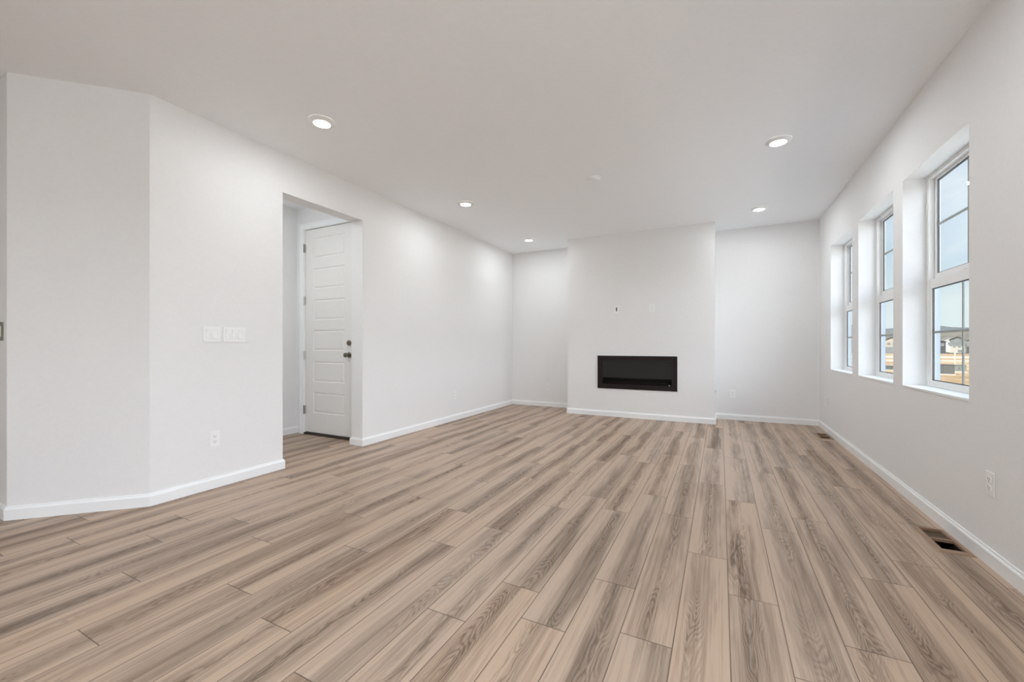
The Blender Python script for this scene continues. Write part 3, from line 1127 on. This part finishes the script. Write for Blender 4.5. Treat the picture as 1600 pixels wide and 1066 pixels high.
# far mountain ridge
bm = bmesh.new()
mrnd = random.Random(9)
lo, hi, bk = [], [], []
NA2 = 160
for k in range(NA2 + 1):
    a = math.radians(-40 + 150 * k / NA2)
    R_ = 3000
    hgt = 150 + 28 * math.sin(k * 0.27) + 16 * math.sin(k * 0.71 + 1) + mrnd.uniform(-4, 4)
    lo.append(bm.verts.new((R_ * math.sin(a), R_ * math.cos(a), -40)))
    hi.append(bm.verts.new(((R_ + 500) * math.sin(a), (R_ + 500) * math.cos(a), hgt * 0.84)))
    bk.append(bm.verts.new(((R_ + 1200) * math.sin(a), (R_ + 1200) * math.cos(a), -40)))
for k in range(NA2):
    bm.faces.new((lo[k], lo[k + 1], hi[k + 1], hi[k]))
    bm.faces.new((hi[k], hi[k + 1], bk[k + 1], bk[k]))
link_mesh('mountain_ridge', bm, mat('far_mountain', (0.059, 0.066, 0.071), 1.0, spec=0.0), kind='structure', smooth=True)

# pale road strips crossing the view
M_CONC = mat('pale_concrete', (0.196, 0.184, 0.149), 0.9)
M_CURB = mat('curb_grey', (0.33, 0.31, 0.27), 0.9)  # even curb colour


def strip(name, zc0, zc1, h0, m_, up=0.03):
    bm = bmesh.new()
    p = [at(1250, zc0), at(1700, zc0), at(1700, zc1), at(1250, zc1)]
    z = [ground_z(math.hypot(*q)) + h0 for q in p]
    lo_ = [bm.verts.new((q[0], q[1], zz - 0.4)) for q, zz in zip(p, z)]
    hi_ = [bm.verts.new((q[0], q[1], zz + up)) for q, zz in zip(p, z)]
    bm.faces.new(hi_)
    for i in range(4):
        bm.faces.new((lo_[i], lo_[(i + 1) % 4], hi_[(i + 1) % 4], hi_[i]))
    link_mesh(name, bm, m_, kind='structure')


strip('road', 37, 47, 0, M_CONC)
strip('sidewalk', 50, 53, 0, M_CONC, 0.10)
strip('road', 72, 90, 0, M_CONC, 0.12)


def stucco(name, c):
    return painted(name, c, 0.9, 3.0, 0.05, 0.02)


def house(label, pxc, zc, wd, dp, eave, peak, cw, cr, yawoff=0.0, wins=()):
    x, y = at(pxc, zc)
    gz = ground_z(math.hypot(x, y))
    ang = math.atan2(y, x) - math.pi / 2 + yawoff       # local -Y looks back at the room
    r = thing('house', label, 'house', (x, y, gz), (0, 0, ang), 'houses across the dirt lots')
    bm = bmesh.new()
    hw = wd / 2
    pts = [(-hw, 0), (hw, 0), (hw, eave), (0, peak - 0.2), (-hw, eave)]
    A = [bm.verts.new((px_, 0, z)) for px_, z in pts]
    B = [bm.verts.new((px_, dp, z)) for px_, z in pts]
    bm.faces.new(A)
    bm.faces.new(B)
    for i in range(5):
        bm.faces.new((A[i], A[(i + 1) % 5], B[(i + 1) % 5], B[i]))
    link_mesh('house_walls', bm, cw[0], r)
    if len(cw) > 1:                                    # lower storey cladding
        bm = bmesh.new()
        box(bm, -hw - 0.05, hw + 0.05, -0.05, dp, 0, eave * 0.5)
        link_mesh('lower_cladding', bm, cw[1], r)
    bm = bmesh.new()
    sl = (peak - eave) / hw
    for s in (-1, 1):
        e = 0.5
        q = [(s * (hw + e), eave - sl * e), (0, peak), (0, peak + 0.25), (s * (hw + e), eave - sl * e + 0.25)]
        A = [bm.verts.new((px_, -0.6, z)) for px_, z in q]
        B = [bm.verts.new((px_, dp + 0.5, z)) for px_, z in q]
        bm.faces.new(A)
        bm.faces.new(B)
        for i in range(4):
            bm.faces.new((A[i], A[(i + 1) % 4], B[(i + 1) % 4], B[i]))
    link_mesh('roof', bm, cr, r)
    for (wx, wz, ww, wh) in wins:
        bm = bmesh.new()
        frame_ring(bm, 'y', -0.16, -0.02, wx - ww / 2, wx + ww / 2, wz, wz + wh, 0.07, 0.07, 0.07, 0.07)
        wf = link_mesh('window_frame', bm, S_WH, r)
        bm = bmesh.new()
        box(bm, wx - ww / 2 + 0.07, wx + ww / 2 - 0.07, -0.08, -0.03, wz + 0.07, wz + wh - 0.07)
        link_mesh('pane', bm, mat('dark_pane', (0.03, 0.035, 0.04), 0.5), wf)
    return r


S_CH = stucco('charcoal_siding', (0.013, 0.014, 0.016))
S_WH = stucco('white_siding', (0.171, 0.174, 0.162))
S_BL = stucco('slate_siding', (0.053, 0.059, 0.059))
S_CR = stucco('cream_siding', (0.147, 0.142, 0.123))
S_BG = stucco('beige_siding', (0.134, 0.119, 0.092))
S_RF = stucco('brown_roof', (0.042, 0.036, 0.033))
S_RG = stucco('grey_roof', (0.059, 0.059, 0.059))
house('charcoal house with dark walls, leftmost seen in the nearest window', 1463, 176, 5.6, 8, 5.0, 5.8, [S_CH], S_RG, 0, [(1.6, 3.2, 1.2, 1.0)])
house('low white house between the charcoal and the slate gabled houses', 1482, 214, 4.2, 9, 6.2, 7.4, [S_WH], S_CR, 0, [(0.4, 3.6, 1.4, 1.4)])
house('slate gabled house with a pale lower storey and paired windows', 1495.5, 190, 4.8, 10, 6.0, 7.4, [S_BL, S_CR], S_RF, 0,
      [(-0.9, 2.3, 1.0, 1.2), (0.7, 2.3, 1.0, 1.2), (0, 5.0, 1.2, 0.9), (0.9, 0.2, 1.6, 1.2)])
house('grey house with dark garage at the near edge of the nearest window', 1527, 178, 6.0, 8, 5.6, 6.8, [S_BL, S_CH], S_RG, 0, [(-2.2, 3.6, 1.2, 1.3)])
house('beige two storey house seen through the middle window', 1393, 180, 5.0, 9, 5.6, 7.0, [S_BG, S_BL], S_RF, 0,
      [(-0.9, 3.6, 1.1, 1.1), (0.8, 3.6, 1.1, 1.1), (0.8, 1.0, 1.1, 1.2)])
house('cream house standing left of the beige two storey house', 1368, 205, 4.0, 9, 5.6, 6.6, [S_CR], S_RG, 0, [(0, 3.4, 1.3, 1.2)])

# utility boxes and post on the dirt
M_UTIL = mat('olive_utility_paint', (0.013, 0.013, 0.011), 0.6)
M_UTILG = mat('grey_utility_paint', (0.041, 0.050, 0.045), 0.6)


def util(label, px, zc, wd, dp, hh, m_):
    x, y = at(px, zc)
    r = thing('utility_box', label, 'utility box', (x, y, GZ), (0, 0, math.atan2(y, x) - math.pi / 2 + 0.15))
    bm = bmesh.new()
    box(bm, -wd / 2, wd / 2, 0, dp, 0.06, hh, 0.02)
    link_mesh('cabinet', bm, m_, r)
    bm = bmesh.new()
    box(bm, -wd / 2 - 0.04, wd / 2 + 0.04, -0.04, dp + 0.04, 0, 0.06)
    link_mesh('base_pad', bm, M_CONC, r)
    bm = bmesh.new()
    box(bm, -0.01, 0.01, -0.03, 0.0, 0.15, hh - 0.08)
    box(bm, 0.03, 0.06, -0.04, 0.0, hh * 0.5, hh * 0.5 + 0.1)
    link_mesh('door_handle', bm, M_SLOT, r)
    bm = bmesh.new()
    box(bm, -wd / 2 - 0.02, wd / 2 + 0.02, -0.03, dp + 0.02, hh, hh + 0.04, 0.01)
    link_mesh('lid', bm, m_, r)


util('dark olive utility box on the dirt seen through the nearest window', 1476, 25.5, 0.86, 0.7, 0.60, M_UTIL)
util('grey green utility box beside the dark olive one on the dirt', 1498, 28, 0.70, 0.6, 0.46, M_UTILG)
util('low dark utility box on the dirt seen through the middle window', 1391, 30, 0.8, 0.6, 0.30, M_UTIL)
x, y = at(1492, 36)
r = thing('marker_post', 'thin pale marker post standing beyond the utility boxes', 'post', (x, y, GZ))
bm = bmesh.new()
box(bm, -0.035, 0.035, -0.035, 0.035, 0, 1.15, 0.008)
link_mesh('post_shaft', bm, M_CONC, r)
bm = bmesh.new()
box(bm, -0.05, 0.05, -0.05, 0.05, 1.15, 1.20, 0.01)
link_mesh('post_cap', bm, M_CONC, r)
